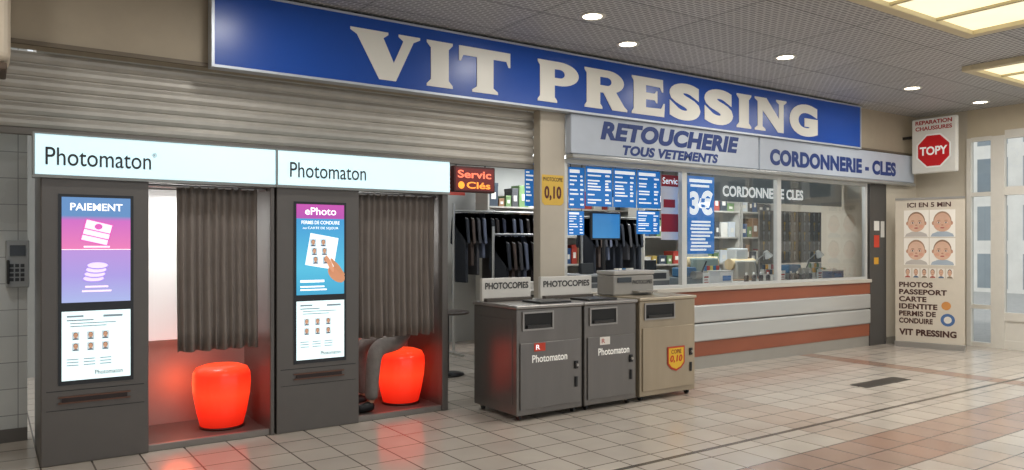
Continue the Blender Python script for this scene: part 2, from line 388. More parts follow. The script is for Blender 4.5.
# white board below
wb=root('fascia_board','pale blue-grey shop fascia board with dark blue bold lettering','sign',(8.3,6.15,2.39))
M_wb=mat('b9c1cc',.35); M_nv=mat('143477',.5)
box('board_panel',4.962,8.0,6.1,6.2,2.44,2.85,M_wb,wb,.01)
box('board_panel',8.02,11.75,6.1,6.2,2.44,2.85,M_wb,wb,.01)
box('lower_lip',4.962,11.75,6.07,6.2,2.385,2.435,mat('a9aaa8',.3,.5),wb,.015)
text('RETOUCHERIE',(5.36,6.098,2.61),2.25,.2,M_nv,wb,bold=.055,shear=.2)
text('TOUS VETEMENTS',(5.68,6.098,2.465),1.55,.11,M_nv,wb,bold=.05,shear=.2)
text('CORDONNERIE - CLES',(8.22,6.098,2.51),3.0,.21,M_nv,wb,bold=.055)

# ---------------- photo booths ----------------
M_bo=mat('66625e',.38,.25); M_hd=mat('cdebf2',.4,emit=.78,noise=.01); M_blk=mat('1b1b1c',.4)
M_cur=mat('857c75',.85,noise=.15)
def curtain(x0,x1,z0,z1,y,parent,folds):
    n=folds*10; V=[];F=[]; rows=8
    for j in range(rows+1):
        z=z1+(z0-z1)*j/rows; amp=.012+.012*j/rows
        for i in range(n+1):
            t=i/n; ph=t*folds*2*math.pi
            V.append((x0+(x1-x0)*t+.008*math.sin(ph*.5+1)*j/rows,y+amp*math.sin(ph+.4*math.sin(j*.5))+.006*math.sin(ph*.37+j*.3),z+.006*math.sin(ph*.5)*(j==rows)))
    for j in range(rows):
        for i in range(n): a=j*(n+1)+i; F.append((a,a+n+1,a+n+2,a+1))
    ob=mk('curtain',V,F,M_cur,parent,True); s=ob.modifiers.new('thick','SOLIDIFY'); s.thickness=.003
    return ob
def booth(x0,x1,op0,op1,cx0,cx1,lab,z0p):
    Y=6.0; r=root('photo_booth',lab,'photo booth',((x0+x1)/2,6.37,0),'pair of photo booths')
    box('booth_floor',x0,x1,Y+.01,6.74,.001,.035,mat('5a5652',.5),r)
    box('threshold',op0,op1,Y-.01,Y+.03,.001,.05,mat('8b8680',.35,.6),r,.004)
    box('side_panel',x0,x0+.03,Y+.04,6.74,.035,1.95,M_bo,r)
    box('side_panel',x1-.03,x1,Y+.04,6.74,.035,1.95,M_bo,r)
    box('back_panel',x0+.03,x1-.03,6.71,6.74,.035,1.95,mat('a09a94',.6),r)
    box('backdrop',op0-.25,op1-.03,6.69,6.709,.72,1.94,mat('e9eae8',.6,emit=.45),r)  # no lamp itself: emission puts the lit look of the wall into it
    box('inner_partition',op0-.05,op0-.01,Y+.06,6.70,.035,1.95,mat('b8b2ac',.5),r)
    box('roof',x0,x1,Y+.06,6.74,1.95,2.2,M_bo,r)
    box('front_panel',x0,op0,Y-.03,Y+.05,.001,1.95,M_bo,r,.006)
    box('door_post',op1,x1,Y-.03,Y+.05,.001,1.95,M_bo,r,.006)
    hx=x0-(.035 if x0<1 else .0)
    h=box('header_light',hx,x1-.0,Y-.06,Y+.06,1.965,2.235,M_hd,r,.004)
    boxes('header_frame',[(hx,x1,Y-.065,Y+.06,1.945,1.965),(hx-.012,hx,Y-.065,Y+.06,1.945,2.245),(hx,x1,Y-.065,Y+.06,2.235,2.245)],mat('8f928f',.4,.4),r)
    text('Photomaton',(z0p,Y-.062,2.03),.645,.12,mat('2c2e30',.5),h,bold=.004)
    if x0<1: text('®',(z0p+.655,Y-.062,2.12),.026,.03,mat('2c2e30',.5),h)
    px=x0+.12; pw=.42 if x0<1 else .40
    if x0>1: px=x0+.155
    box('display_bezel',px-.02,px+pw+.02,Y-.036,Y-.029,.54,1.84,mat('24262a',.3),r)
    box('receipt_slot',px+.0,px+pw-.02,Y-.04,Y-.028,.425,.455,mat('2a1a16',.4),r)
    boxes('slot_frame',[(px-.02,px+pw,Y-.045,Y-.029,.455,.465),(px-.02,px+pw,Y-.045,Y-.029,.415,.425)],mat('6a4a3c',.4,.3),r)
    boxes('panel_seams',[(x0+.03,op0-.03,Y-.0315,Y-.029,.50,.505),(x0+.03,op0-.03,Y-.0315,Y-.029,.37,.374)],M_blk,r)
    cyl('curtain_rod',(op0,Y+.09,1.93),(op1,Y+.09,1.93),.012,mat('aaaaaa',.3,.8),r)
    curtain(cx0,cx1,.69,1.93,Y+.085,r,int((cx1-cx0)/.055))
    return r,px,pw
b1,px1,pw1=booth(.30,1.862,.96,1.83,1.17,1.76,'grey photo booth with pink payment poster and half-drawn curtain',.325)
b2,px2,pw2=booth(1.88,3.43,2.57,3.37,2.60,3.35,'grey photo booth with blue poster and closed curtain, occupied',1.975)
# displays booth 1
Yd=5.962
g1=gradmat('poster_gradient_pink',[(0,'a8b4e4'),(1,'5f8cc0'),(.25,'a898de'),(.495,'b890d8'),(.505,'e87ab4'),(.78,'cc68c0'),(.825,'5f8cc0')],1.10,1.82,1.05)
po=quad('poster',(px1,Yd,1.10),pw1,.72,g1,b1)
M_w=mat('f5f7f8',.4,emit=.95,noise=.01)
text('PAIEMENT',(px1+.05,Yd-.004,1.73),.32,.05,M_w,po,bold=.02)
bars('poster_rule',[(.0,.36,.42,.004)],(px1,Yd-.003,1.10),M_w,po)
def rot(pts,a,cx,cy): 
    a=math.radians(a); return [(cx+x*math.cos(a)-y*math.sin(a),cy+x*math.sin(a)+y*math.cos(a)) for x,y in pts]
M_ic=mat('f6dcee',.4,emit=.9,noise=.01); M_pk=mat('c858a8',.4,emit=.85)
for k,(dx,dz,a) in enumerate(((0,.0,-14),(.01,.04,-14),(.02,.08,-14))):
    pp=(px1,Yd-.003-.002*k,1.10)
    flat('banknote_border',rot([(-.088,-.036),(.088,-.036),(.088,.036),(-.088,.036)],a,.2+dx,.44+dz),pp,M_pk,po)
    flat('banknote_icon',rot([(-.08,-.029),(.08,-.029),(.08,.029),(-.08,.029)],a,.2+dx,.44+dz),(px1,pp[1]-.001,1.10),M_ic,po)
flat('banknote_seal',ell(.22,.52,.024,.02),(px1,Yd-.0095,1.10),M_pk,po)
for k in range(4):
    flat('coin_border',ell(.19+.008*k,.16+.030*k,.068,.025,24),(px1,Yd-.003-.002*k,1.10),mat('9a84d4',.4,emit=.85),po)
    flat('coin_icon',ell(.19+.008*k,.163+.030*k,.062,.020,24),(px1,Yd-.004-.002*k,1.10),mat('dccdf2',.4,emit=.9),po)
bars('poster_fine_print',[(.13,.375,.16,.012),(.14,.10,.14,.012),(.12,.07,.18,.012)],(px1,Yd-.003,1.10),M_ic,po)
def screen(px,pw,b):
    sc=quad('screen_panel',(px,Yd,.57),pw,.47,mat('dcf2f4',.3,emit=.95,noise=.02),b)
    gl=mat('8a98a2',.5,emit=.4)
    bars('screen_fine_print',[(.03,.43,.1,.012),(.03,.405,.16,.008),(.25,.425,.12,.015),(.05,.385,.28,.006),(.05,.365,.22,.006)],(px,Yd-.003,.57),gl,sc)
    for i in range(3):
        for j in range(2): portrait((px+.06+i*.09,Yd-.003,.57+.20+j*.075),.045,.055,sc,UX,bg='c9d7de',e=.6)
    bars('small_print',[(.03+.1*i,.10+.02*j,.07,.006) for i in range(3) for j in range(3)],(px,Yd-.003,.57),gl,sc)
    text('Photomaton',(px+.2,Yd-.003,.60),.17,.03,mat('2c2e30',.5,emit=.1),sc)
    return sc
s1=screen(px1,pw1,b1); s2=screen(px2,pw2,b2)
g2=gradmat('poster_gradient_blue',[(0,'3aa0c8'),(1,'c04aa8'),(.3,'4fb8d8'),(.80,'3a96cc'),(.84,'3a96cc'),(.845,'b04aa8')],1.09,1.82,1.1)
po2=quad('poster',(px2,Yd,1.09),pw2,.73,g2,b2)
text('ePhoto',(px2+.07,Yd-.003,1.735),.26,.06,M_w,po2,bold=.01)
text('PERMIS DE CONDUIRE',(px2+.04,Yd-.003,1.66),.32,.028,M_w,po2,bold=.01)
text('ou CARTE DE SEJOUR',(px2+.05,Yd-.003,1.615),.3,.024,M_w,po2)
flat('document_picture',rot([(-.12,-.13),(.12,-.13),(.12,.13),(-.12,.13)],-10,.21,.35),(px2,Yd-.003,1.09),mat('e8eef2',.4,emit=.9),po2)
for i in range(2):
    for j in range(3): portrait((px2+.13+i*.085-.01*j,Yd-.005,1.34+j*.07),.05,.06,po2,UX,bg='b9d3e4',e=.6)
flat('thumb_picture',rot(ell(0,0,.075,.018),115,.27,.25),(px2,Yd-.0150,1.09),mat('d49a78',.6,emit=.6),po2)
for k,(aa,cx_,cy_) in enumerate(((125,.335,.245),(130,.36,.225),(138,.375,.195))): flat('finger_picture',rot(ell(0,0,.06,.015),aa,cx_-.02,cy_),(px2,Yd-.0115-.001*k,1.09),mat('c48a66',.6,emit=.6),po2)
flat('hand_picture',rot(ell(0,0,.085,.05),140,.33,.16),(px2,Yd-.009,1.09),mat('c98c6a',.6,emit=.6),po2)
bars('poster_fine_print',[(.03,.10,.2,.02),(.03,.06,.2,.012),(.03,.035,.22,.012)],(px2,Yd-.003,1.09),M_w,po2)

# stools
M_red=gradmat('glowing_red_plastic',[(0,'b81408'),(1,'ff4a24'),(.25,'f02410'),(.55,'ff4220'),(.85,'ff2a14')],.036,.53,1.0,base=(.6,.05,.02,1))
def stool(x,y):
    st=root('stool','glowing translucent red-orange round moulded stool inside photo booth','stool',(x,y,.036),'glowing red booth stools')
    z=.036
    lathe('seat_shell',[(.15,z),(.165,z+.02),(.19,z+.12),(.215,z+.26),(.222,z+.36),(.218,z+.43),(.195,z+.475),(.14,z+.495),(.06,z+.488),(.01,z+.485)],x,y,M_red,st)
    lathe('base_ring',[(.16,z-.0),(.172,z+.0),(.172,z+.015),(.16,z+.018)],x,y,mat('5a1a10',.5),st)
    return st
st=stool(1.56,6.36); st2=clone(st,(1.6,0.02,0))
for x in (1.45,3.0):
    l=bpy.data.lights.new('booth_lamp','POINT'); l.energy=3.5; l.color=(1,.12,.04); l.shadow_soft_size=.15
    o=bpy.data.objects.new('booth_lamp',l); o.location=(x-.18,6.55,.4); COL.objects.link(o)
for x in (1.3,2.95): area(x,6.4,1.9,.3,.3,7,(1,1,1))

# ---------------- person ----------------
cy=6.42
pr=root('person','seated person in grey trousers and black shoes behind the curtain','person',(3.15,cy,.036))
def skin(name,verts,edges,m,parent,sub=2,rootv=0):
    me=bpy.data.meshes.new(name); o=Vector(verts[0][:3])
    me.from_pydata([Vector(v[:3])-o for v in verts],edges,[]); me.materials.append(m)
    ob=bpy.data.objects.new(name,me); put(ob,parent,o)
    md=ob.modifiers.new('skin','SKIN'); md.use_smooth_shade=True
    for i,v in enumerate(verts):
        sv=me.skin_vertices[0].data[i]; sv.radius=(v[3],v[4] if len(v)>4 else v[3]); sv.use_root=(i==rootv)
    s=ob.modifiers.new('sub','SUBSURF'); s.levels=sub; s.render_levels=sub
    return ob
bv=[(3.19,cy,.64,.11),(3.21,cy,.85,.10),(3.20,cy,1.02,.12),(3.18,cy,1.14,.09),(3.16,cy,1.23,.045),(3.13,cy,1.32,.065),(3.13,cy,1.41,.078)]
be=[(i,i+1) for i in range(6)]
def add(lst,edges,pi,pts):
    for p in pts: lst.append(p); edges.append((pi,len(lst)-1)); pi=len(lst)-1
    return pi
LEG={-1:[(3.10,6.30,.62),(2.95,6.24,.60),(2.82,6.19,.575),(2.79,6.17,.45),(2.77,6.16,.28),(2.77,6.16,.13),(2.74,6.15,.085),(2.66,6.14,.07)],
      1:[(3.10,6.50,.62),(2.95,6.49,.60),(2.80,6.48,.575),(2.80,6.48,.45),(2.82,6.48,.28),(2.84,6.48,.13),(2.80,6.48,.085),(2.72,6.48,.07)]}
rb=[.075,.065,.052,.048,.04,.03,.03,.025]
for s in (-1,1):
    add(bv,be,0,[LEG[s][i]+(rb[i],) for i in range(8)])
    w=add(bv,be,3,[(3.18,cy+.15*s,1.13,.05),(3.13,cy+.18*s,.93,.038),(3.00,cy+.14*s,.78,.028),(2.95,cy+.12*s,.735,.022)])
    for f in range(4):
        add(bv,be,w,[(2.92,cy+(.09+.02*f)*s,.72,.010),(2.89-.004*f,cy+(.085+.022*f)*s,.705,.008),(2.87-(.01 if f in(1,2) else 0),cy+(.083+.023*f)*s,.69,.007)])
    add(bv,be,w,[(2.95,cy+.085*s,.72,.010),(2.925,cy+.065*s,.705,.008)])
skin('body',bv,be,mat('b98a6e',.6),pr)
tv=[(3.19,cy,.665,.13)];te=[]
add(tv,te,0,[(3.20,cy,.80,.115)])
rt=[.092,.086,.078,.070,.064,.062]
for s in (-1,1): add(tv,te,0,[LEG[s][i]+(rt[i],) for i in range(6)])
skin('trousers',tv,te,mat('7b7570',.85,noise=.3,bump=.8,nscale=14),pr)
jv=[(3.20,cy,.80,.12),(3.21,cy,.95,.13),(3.20,cy,1.08,.12),(3.18,cy,1.18,.07)]; je=[(0,1),(1,2),(2,3)]
for s in (-1,1): add(jv,je,2,[(3.18,cy+.15*s,1.13,.065),(3.13,cy+.18*s,.93,.052),(3.01,cy+.145*s,.79,.04)])
skin('jacket',jv,je,mat('2c3340',.8),pr)
for s in (-1,1):
    P=LEG[s][5]
    skin('shoe',[(P[0]+.03,P[1],.088,.050),(P[0]-.05,P[1],.084,.050),(P[0]-.11,P[1]-.01,.078,.046),(P[0]-.145,P[1]-.01,.072,.036)],[(0,1),(1,2),(2,3)],mat('131314',.5),pr)
lathe('hair',[(.088,1.40),(.097,1.44),(.09,1.49),(.05,1.515),(.01,1.52)],3.15,cy,mat('3a2c22',.8),pr,24)
skin('nose',[(3.045,cy,1.385,.010),(3.035,cy,1.365,.014)],[(0,1)],mat('b98a6e',.6),pr,1)
for s in (-1,1):
    lathe('eye',[(.004,1.386),(.009,1.391),(.004,1.397)],3.065,cy+.03*s,mat('2a2a2a',.3),pr,10)
    lathe('ear',[(.006,1.355),(.014,1.375),(.014,1.395),(.006,1.41)],3.145,cy+.083*s,mat('b98a6e',.6),pr,10)
box('mouth',3.055,3.065,cy-.02,cy+.02,1.335,1.342,mat('8f4a42',.6),pr)

# ---------------- terminal on tiled wall ----------------
ph=root('wall_terminal','grey wall-mounted intercom handset with dark display on tiles','intercom',(.2,6.85,1.16))
box('terminal_body',.12,.27,6.82,6.899,1.17,1.53,mat('a8adaf',.4),ph,.01)
box('terminal_screen',.145,.245,6.812,6.822,1.41,1.49,mat('1e2428',.2),ph)
bars('keypad',[(.145+.034*i-.12,.05+.035*j,.025,.025) for i in range(3) for j in range(4)],(.12,6.816,1.17),mat('33373a',.4),ph)
box('handset',.125,.145,6.78,6.82,1.2,1.38,mat('2a2c2e',.4),ph,.008)

# ---------------- cabinets ----------------
def cabinet(x0,x1,yf,yb,H,h,lab,kind):
    c=root('metal_cabinet',lab,'cabinet',((x0+x1)/2,(yf+yb)/2,0),'row of grey metal cabinets')
    M=mat(h,.28,.6 if kind<3 else .35,noise=.2,nscale=5,stretch=(1,1,.15))
    box('body',x0,x1,yf,yb,.05,H-.03,M,c,.008)
    box('top_lid',x0-.012,x1+.012,yf-.015,yb+.01,H-.03,H,mat('96928e' if kind<3 else 'b5a994',.3,.5),c,.008)
    dx1=x1-.03 ; dx0=x0+.03
    dr=box('door',dx0,dx1,yf-.014,yf-.001,.10,.66 if kind<3 else .70,mat('7a7774' if kind<3 else 'a89a84',.28,.6 if kind<3 else .35,noise=.2,nscale=5,stretch=(1,1,.15)),c,.004)
    hx=dx1-.07
    box('lock_plate',hx,hx+.035,yf-.03,yf-.014,.40,.47,M_blk,dr,.004)
    cyl('lock_knob',(hx+.017,yf-.045,.435),(hx+.017,yf-.03,.435),.012,mat('b8b4ae',.3,.9),dr,12)
    box('hasp',hx+.005,hx+.03,yf-.028,yf-.014,.24,.33,M_blk,dr,.003)
    sx0=x0+.07; sx1=x0+.07+(.30 if kind<3 else .38); sz0,sz1=H-.2,H-.07
    box('slot_opening',sx0,sx1,yf-.006,yf-.0005,sz0,sz1,mat('0d0d0e',.6),c)
    boxes('slot_frame',[(sx0-.015,sx1+.015,yf-.014,yf-.0005,sz1,sz1+.015),(sx0-.015,sx1+.015,yf-.014,yf-.0005,sz0-.015,sz0),(sx0-.015,sx0,yf-.014,yf-.0005,sz0,sz1),(sx1,sx1+.015,yf-.014,yf-.0005,sz0,sz1)],mat('a09c98',.3,.5),c)
    box('slot_chute',sx0+.03,sx1-.03,yf-.02,yf-.006,sz0+.004,sz0+.03,mat('2a2826',.4),c)
    box('side_access_panel',x0-.006,x0-.0005,yf+.06,yb-.06,.14,H-.12,mat('7a7774',.28,.6,noise=.2,nscale=5,stretch=(1,1,.15)),c,.002)
    for (cx,cy_) in ((x0+.06,yf+.06),(x1-.06,yf+.06),(x0+.06,yb-.06),(x1-.06,yb-.06)):
        cyl('castor',(cx-.012,cy_,.026),(cx+.012,cy_,.026),.025,M_blk,c,16)
        box('castor_fork',cx-.018,cx+.018,cy_-.012,cy_+.012,.03,.05,mat('8c8880',.4,.7),c)
    if kind<3:
        st_=box('sticker',x0+.17,x0+.29,yf-.0165,yf-.0145,.585,.655,mat('c8402a' if kind==1 else 'e4dfd6',.4),c)
        text('R',(x0+.19,yf-.0175,.6),.04,.04,M_w if kind==1 else mat('b03a2a',.5),st_)
        text('Photomaton',(x0+.15,yf-.0155,.49),.38,.065,mat('f2efe8',.5,emit=.2),c,bold=.015)
    return c
c1=cabinet(3.66,4.37,5.22,5.90,.98,'7a7672','dark grey metal collection cabinet with red sticker and locked door',1)
c2=cabinet(4.40,5.03,5.22,5.84,.98,'7a7672','dark grey metal collection cabinet with a whitish sticker',2)
c3=cabinet(5.08,5.84,5.22,5.84,.99,'a39681','lighter beige-grey metal cabinet with a yellow price sticker',3)
yy=5.2
def shield(s): return [(0*s,1.0*s),(1.0*s,1.0*s),(1.0*s,.3*s),(.8*s,.1*s),(.5*s,0),(.2*s,.1*s),(0,.3*s)]
pz=flat('price_sticker',shield(.24),(5.43,yy,.26),mat('b5391f',.5),c3,t=.001)
flat('price_sticker_face',shield(.205),(5.4475,yy-.0015,.28),mat('e2b430',.5),pz,t=.001)
text('0,10',(5.465,yy-.004,.34),.17,.075,mat('c2331e',.5),pz,bold=.03,shear=.15)
text('COPIE',(5.48,yy-.004,.43),.14,.04,mat('7a2a18',.5),pz,bold=.01)
def topsign(x0,x1,z0,z1,y,lab):
    c=root('copy_sign',lab,'sign',((x0+x1)/2,y,z0),'photocopy signs on cabinets')
    box('sign_panel',x0,x1,y,y+.04,z0+.0,z1,mat('d2cfc8',.4),c,.004)
    box('sign_plinth',x0+.02,x1-.02,y-.05,y+.06,z0-.0,z0+.03,mat('4d4640',.5),c,.004)
    text('PHOTOCOPIES',(x0+.03,y-.002,z1-.10),x1-x0-.06,.06,mat('3c3b3a',.5),c,bold=.03)
topsign(3.66,4.2,.981,1.19,5.76,'white panel with dark lettering standing on metal cabinet')
topsign(4.30,4.93,.981,1.19,5.74,'white panel with dark lettering standing on metal cabinet')
bx=root('copier','small grey desktop copier with paper tray on the metal cabinet','copier',(5.35,5.65,.991))
box('copier_body',5.05,5.6,5.55,5.8,.991,1.19,mat('918e88',.4),bx,.015)
box('copier_lid',5.05,5.6,5.54,5.81,1.193,1.235,mat('a8a5a0',.4),bx,.01)
box('control_panel',5.1,5.28,5.54,5.55,1.12,1.17,mat('3a4046',.3),bx)
box('paper_tray',5.3,5.55,5.45,5.55,1.02,1.035,mat('8a867e',.4),bx)
text('PHOTOCOPIES',(5.30,5.547,1.10),.27,.04,mat('2c2b2a',.5),bx,bold=.02)
for i,(xa,xb) in enumerate(((3.95,4.3),(4.5,4.85))):
    tag(box('document_tray',xa,xb,5.28,5.55,.981,.999,mat('1f1e1e',.35),None,.004),'flat black document tray lying on the metal cabinet','tray','document trays')

# pillar price tag
pt=root('price_sign','yellow price sign with dark lettering fixed to the pillar','sign',(4.8,6.19,1.90))
flat('sign_plate',[(0,.31),(.28,.31),(.28,.03),(.25,0),(.03,0),(0,.03)],(4.66,6.199,1.90),mat('deb648',.5),pt,t=.002)
text('PHOTOCOPIE',(4.675,6.196,2.145),.25,.04,mat('402018',.5),pt,bold=.01)
text('0,10',(4.69,6.196,1.945),.22,.15,mat('5a2018',.5),pt,bold=.04)

# lit sign over entrance
ls=root('lit_sign','small illuminated red sign hanging over the shop entrance','sign',(3.9,6.3,2.0))
box('sign_case',3.66,4.13,6.26,6.34,2.0,2.25,mat('4a120e',.4),ls,.01)
quad('sign_face',(3.68,6.259,2.02),.43,.21,mat('6a1614',.4,emit=.4),ls)
text('Servic',(3.70,6.256,2.135),.38,.075,mat('ff7a5a',.4,emit=1.0),ls,bold=.02)
text('Clés',(3.80,6.256,2.035),.27,.065,mat('ff9a3a',.4,emit=1.0),ls,bold=.02)
flat('sign_dot',ell(.05,.045,.035,.035),(3.69,6.257,2.02),mat('ffa030',.4,emit=1.0),ls)
for x in (3.72,4.05): box('hanging_rod',x,x+.01,6.325,6.335,2.25,2.27,M_blk,ls)

# ---------------- shop counter & windows ----------------
ct=root('shop_counter','long service counter with rust-brown bands and pale metal middle panels','counter',(8,6.5,0))
M_wd=mat('8f5038',.3,noise=.25,nscale=4,stretch=(.3,1,1)); M_met=mat('c4c5c2',.25,.4,noise=.08,nscale=3,stretch=(.3,1,3))
X0,X1=4.97,10.7
box('wood_band',X0,X1,6.2,6.3,.77,.935,M_wd,ct,.004)
box('metal_panel',X0,X1,6.185,6.3,.555,.77,M_met,ct,.02)
box('metal_panel',X0,X1,6.185,6.3,.33,.545,M_met,ct,.02)
box('wood_band',X0,X1,6.21,6.3,.15,.33,M_wd,ct,.004)
box('kick_plate',X0,X1,6.22,6.3,0,.15,mat('a8a49c',.35,.4),ct)
box('counter_top',X0,X1,6.17,6.95,.935,.985,mat('bdb7ab',.35),ct,.006)
box('counter_back',X0,X1,6.88,6.92,.0,.935,mat('8f8b84',.5),ct)
M_fr=mat('cfcfcb',.35,.3)
win=[(4.97,6.78),(6.78,8.58),(8.58,10.66)]
for i,(a,b) in enumerate(win):
    w=struct(boxes('window_%d'%(i+6),[(a,a+.04,6.22,6.28,.986,2.39),(b-.04,b,6.22,6.28,.986,2.39),(a+.04,b-.04,6.22,6.28,.986,1.02),(a+.04,b-.04,6.22,6.28,2.35,2.39)],M_fr))
    if i>0: plane('window_pane',(a+.04,6.25,1.02),(b-.04,6.25,1.02),(b-.04,6.25,2.35),(a+.04,6.25,2.35),M_shopglass,w)
rj=root('side_jamb','dark grey metal window jamb with small warning stickers','jamb',(10.9,6.25,0))
box('jamb_panel',10.7,11.14,6.2,6.33,0,2.39,mat('4b4845',.5),rj,.006)
quad('sticker',(10.8,6.198,1.45),.14,.18,mat('c8402a',.5),rj); quad('sticker',(10.8,6.198,1.7),.14,.14,mat('e0ddd5',.5),rj); quad('sticker',(10.8,6.198,1.2),.12,.1,mat('d8a030',.5),rj)
quad('sticker',(10.98,6.198,1.6),.1,.24,mat('c9c7c0',.5),rj)

# price boards behind window
M_pb=mat('1a6cb6',.4,emit=.5); M_pw=mat('f2f4f4',.4,emit=.6)  # unlit boards: emission put into blue and print to brighten them
def pboard(x0,x1,z0,z1,y,lab,big=None):
    r=root('price_board',lab,'price board',((x0+x1)/2,y,z0),'blue price boards')
    quad('board_face',(x0,y,z0),x1-x0,z1-z0,M_pb,r,t=.006)
    w=x1-x0; h=z1-z0; random.seed(int(x0*100)); R=[]
    R.append((.05*w,h*.86,.9*w*random.uniform(.5,1),h*.08))
    k=.76
    while k>(.5 if big else .06):
        R.append((.06*w,h*k,w*random.uniform(.2,.55),h*.035)); R.append((.72*w,h*k,w*random.uniform(.1,.22),h*.045)); k-=random.choice((.075,.1,.13))
    bars('price_lines',R if not big else [(.06*w,.92*h,.85*w,.04*h),(.1*w,.86*h,.7*w,.03*h)]+[(.1*w+.02*w*(i%3),h*(.04+.045*i),w*random.uniform(.55,.8),h*.025) for i in range(9)],(x0,y-.008,z0),M_pw,r)
    if big: text(big,(x0+.07*w,y-.01,z0+.50*h),.86*w,.32*h,M_pw,r,bold=.05)
    for xx in (x0+.03,x1-.034): box('hanging_cord',xx,xx+.004,y-.003,y,z1,2.9,M_blk,r)
Yb=6.6
BL='blue hanging price board with white printed price lines'
pboard(4.66,4.84,1.9,2.36,6.5,BL)
pboard(5.33,5.56,1.9,2.36,Yb,BL)
pboard(5.58,5.98,1.93,2.38,Yb,BL)
pboard(6.0,6.36,1.93,2.38,Yb,BL)
pboard(6.38,6.76,1.93,2.38,Yb,BL)
pboard(6.38,6.76,1.62,1.90,Yb+.01,BL)
pboard(5.33,5.56,1.6,1.87,Yb+.01,BL)
pboard(6.98,7.46,1.38,2.33,6.36,'blue poster with large white price of three euros','3€')
rp=root('red_poster','narrow red and white service poster in the window','poster',(6.85,6.6,1.5))
quad('poster_face',(6.80,6.62,1.55),.3,.8,mat('e8e2dc',.5,emit=.1),rp)
for a in ((0,.66,.3,.14),(0,.1,.3,.22),(.04,.4,.2,.1)): bars('poster_band',[a],(6.80,6.614,1.55),mat('c02a22',.5),rp)
text('Servic',(6.82,6.611,2.24),.26,.08,M_pw,rp,bold=.01)
for xx in (6.83,7.06): box('hanging_cord',xx,xx+.004,6.617,6.62,2.35,2.9,M_blk,rp)

# interior fascia
fi=root('inner_sign','grey inner signboard with pale lettering above the workshop','sign',(9,7.4,2.13))
box('sign_panel',8.0,11.9,7.4,7.45,2.13,2.5,mat('868f94',.4),fi)
text('CORDONNERIE CLES',(8.87,7.397,2.2),1.95,.16,mat('f2f4f4',.5,emit=.6),fi,bold=.03)
for xx in (8.1,11.7): box('hanging_bracket',xx,xx+.02,7.41,7.43,2.5,2.9,M_blk,fi)

# monitor on the counter
mo=root('monitor','flat monitor showing a light blue screen on a stand','monitor',(6.1,6.85,.986))
box('monitor_screen',5.86,6.33,6.83,6.86,1.55,1.88,M_blk,mo,.006)
quad('monitor_display',(5.88,6.828,1.57),.43,.29,mat('3a7fb6',.3,emit=.5),mo)
cyl('monitor_stand',(6.1,6.88,.99),(6.1,6.88,1.6),.02,M_blk,mo); box('stand_base',5.98,6.22,6.78,6.93,.986,1.0,M_blk,mo,.004)

# counter objects
def obj_box(name,x,y,z,w,d,h,m,lab,cat,grp=None,extra=None):
    r=root(name,lab,cat,(x,y,z),grp)
    box('body',x-w/2,x+w/2,y-d/2,y+d/2,z,z+h,m,r,min(w,d,h)*.08)
    if extra: extra(r,x,y,z,w,d,h)
    return r
def reg(r,x,y,z,w,d,h):
    box('keypad',x-w*.4,x+w*.3,y-d/2-.004,y-d/2,z+h*.5,z+h*.85,mat('2e3236',.4),r)
    box('display',x-w*.25,x+w*.25,y-.02,y+.02,z+h,z+h+.12,mat('23282c',.3),r,.005)
    box('drawer',x-w*.45,x+w*.45,y-d/2-.006,y-d/2-.001,z+.02,z+h*.4,mat('55595c',.4),r)
obj_box('cash_register',5.55,6.55,.986,.36,.34,.18,mat('84888a',.4),'grey cash register with small display on counter','cash register',extra=reg)
obj_box('cash_register',6.6,6.6,.986,.34,.32,.2,mat('a8aaa6',.4),'light grey cash register by the window frame','cash register',extra=reg)
def lid(r,x,y,z,w,d,h):
    box('lid',x-w*.52,x+w*.52,y-d*.52,y+d*.52,z+h,z+h+.015,mat('d5d3cc',.4),r,.004); quad('label_patch',(x-w*.3,y-d/2-.002,z+h*.3),w*.6,h*.4,mat('2f6fb0',.5),r)
obj_box('storage_box',7.75,6.5,.986,.26,.2,.16,mat('e0deda',.4),'white lidded box with blue patch on counter','box',extra=lid)
obj_box('storage_box',5.95,6.5,.986,.24,.2,.12,mat('c9b28a',.4),'tan lidded box with blue patch on counter','box',extra=lid)
obj_box('storage_box',10.2,6.5,.986,.3,.2,.12,mat('3d5a80',.4),'dark blue lidded box on counter beside jamb','box',extra=lid)
def keym(r,x,y,z,w,d,h):
    cyl('cutting_wheel',(x-w*.2,y-d*.55,z+h+.03),(x+w*.1,y-d*.55,z+h+.03),.05,mat('b5b5b0',.3,.8),r)
    box('motor_housing',x-w*.4,x+w*.35,y-d*.1,y+d*.4,z+h,z+h+.12,mat('3f6f95',.4),r,.02)
    cyl('lever',(x+w*.4,y-d*.2,z+h),(x+w*.45,y-d*.5,z+h+.2),.01,M_blk,r)
obj_box('key_machine',7.25,6.6,.986,.4,.3,.1,mat('6f7a80',.4),'blue and grey key cutting machine on counter','key machine',extra=keym)
obj_box('key_machine',9.5,6.65,.986,.4,.3,.1,mat('84827c',.4),'grey key cutting machine beside polish displays','key machine',extra=keym)
btl=root('polish_bottle','small dark shoe polish bottle with white cap on counter','bottle',(8.2,6.45,.986),'shoe polish bottles on the counter')
lathe('bottle_body',[(.025,.986),(.028,.995),(.028,1.07),(.014,1.09)],8.2,6.45,mat('3a2a24',.3),btl,16); lathe('cap',[(.014,1.09),(.014,1.12),(.01,1.122)],8.2,6.45,mat('e6e4de',.4),btl,12)
for i in range(1,14): clone(btl,(.075*i+(.5 if i>6 else 0),.05*(i%2),0))
pc=root('display_card','small white upright card on counter','card',(8.9,6.4,.986),'cards on the counter')
box('card_face',8.84,8.96,6.4,6.405,.986,1.14,mat('ecebe4',.5),pc); box('card_base',8.84,8.96,6.37,6.43,.986,.992,mat('bbbab4',.5),pc)
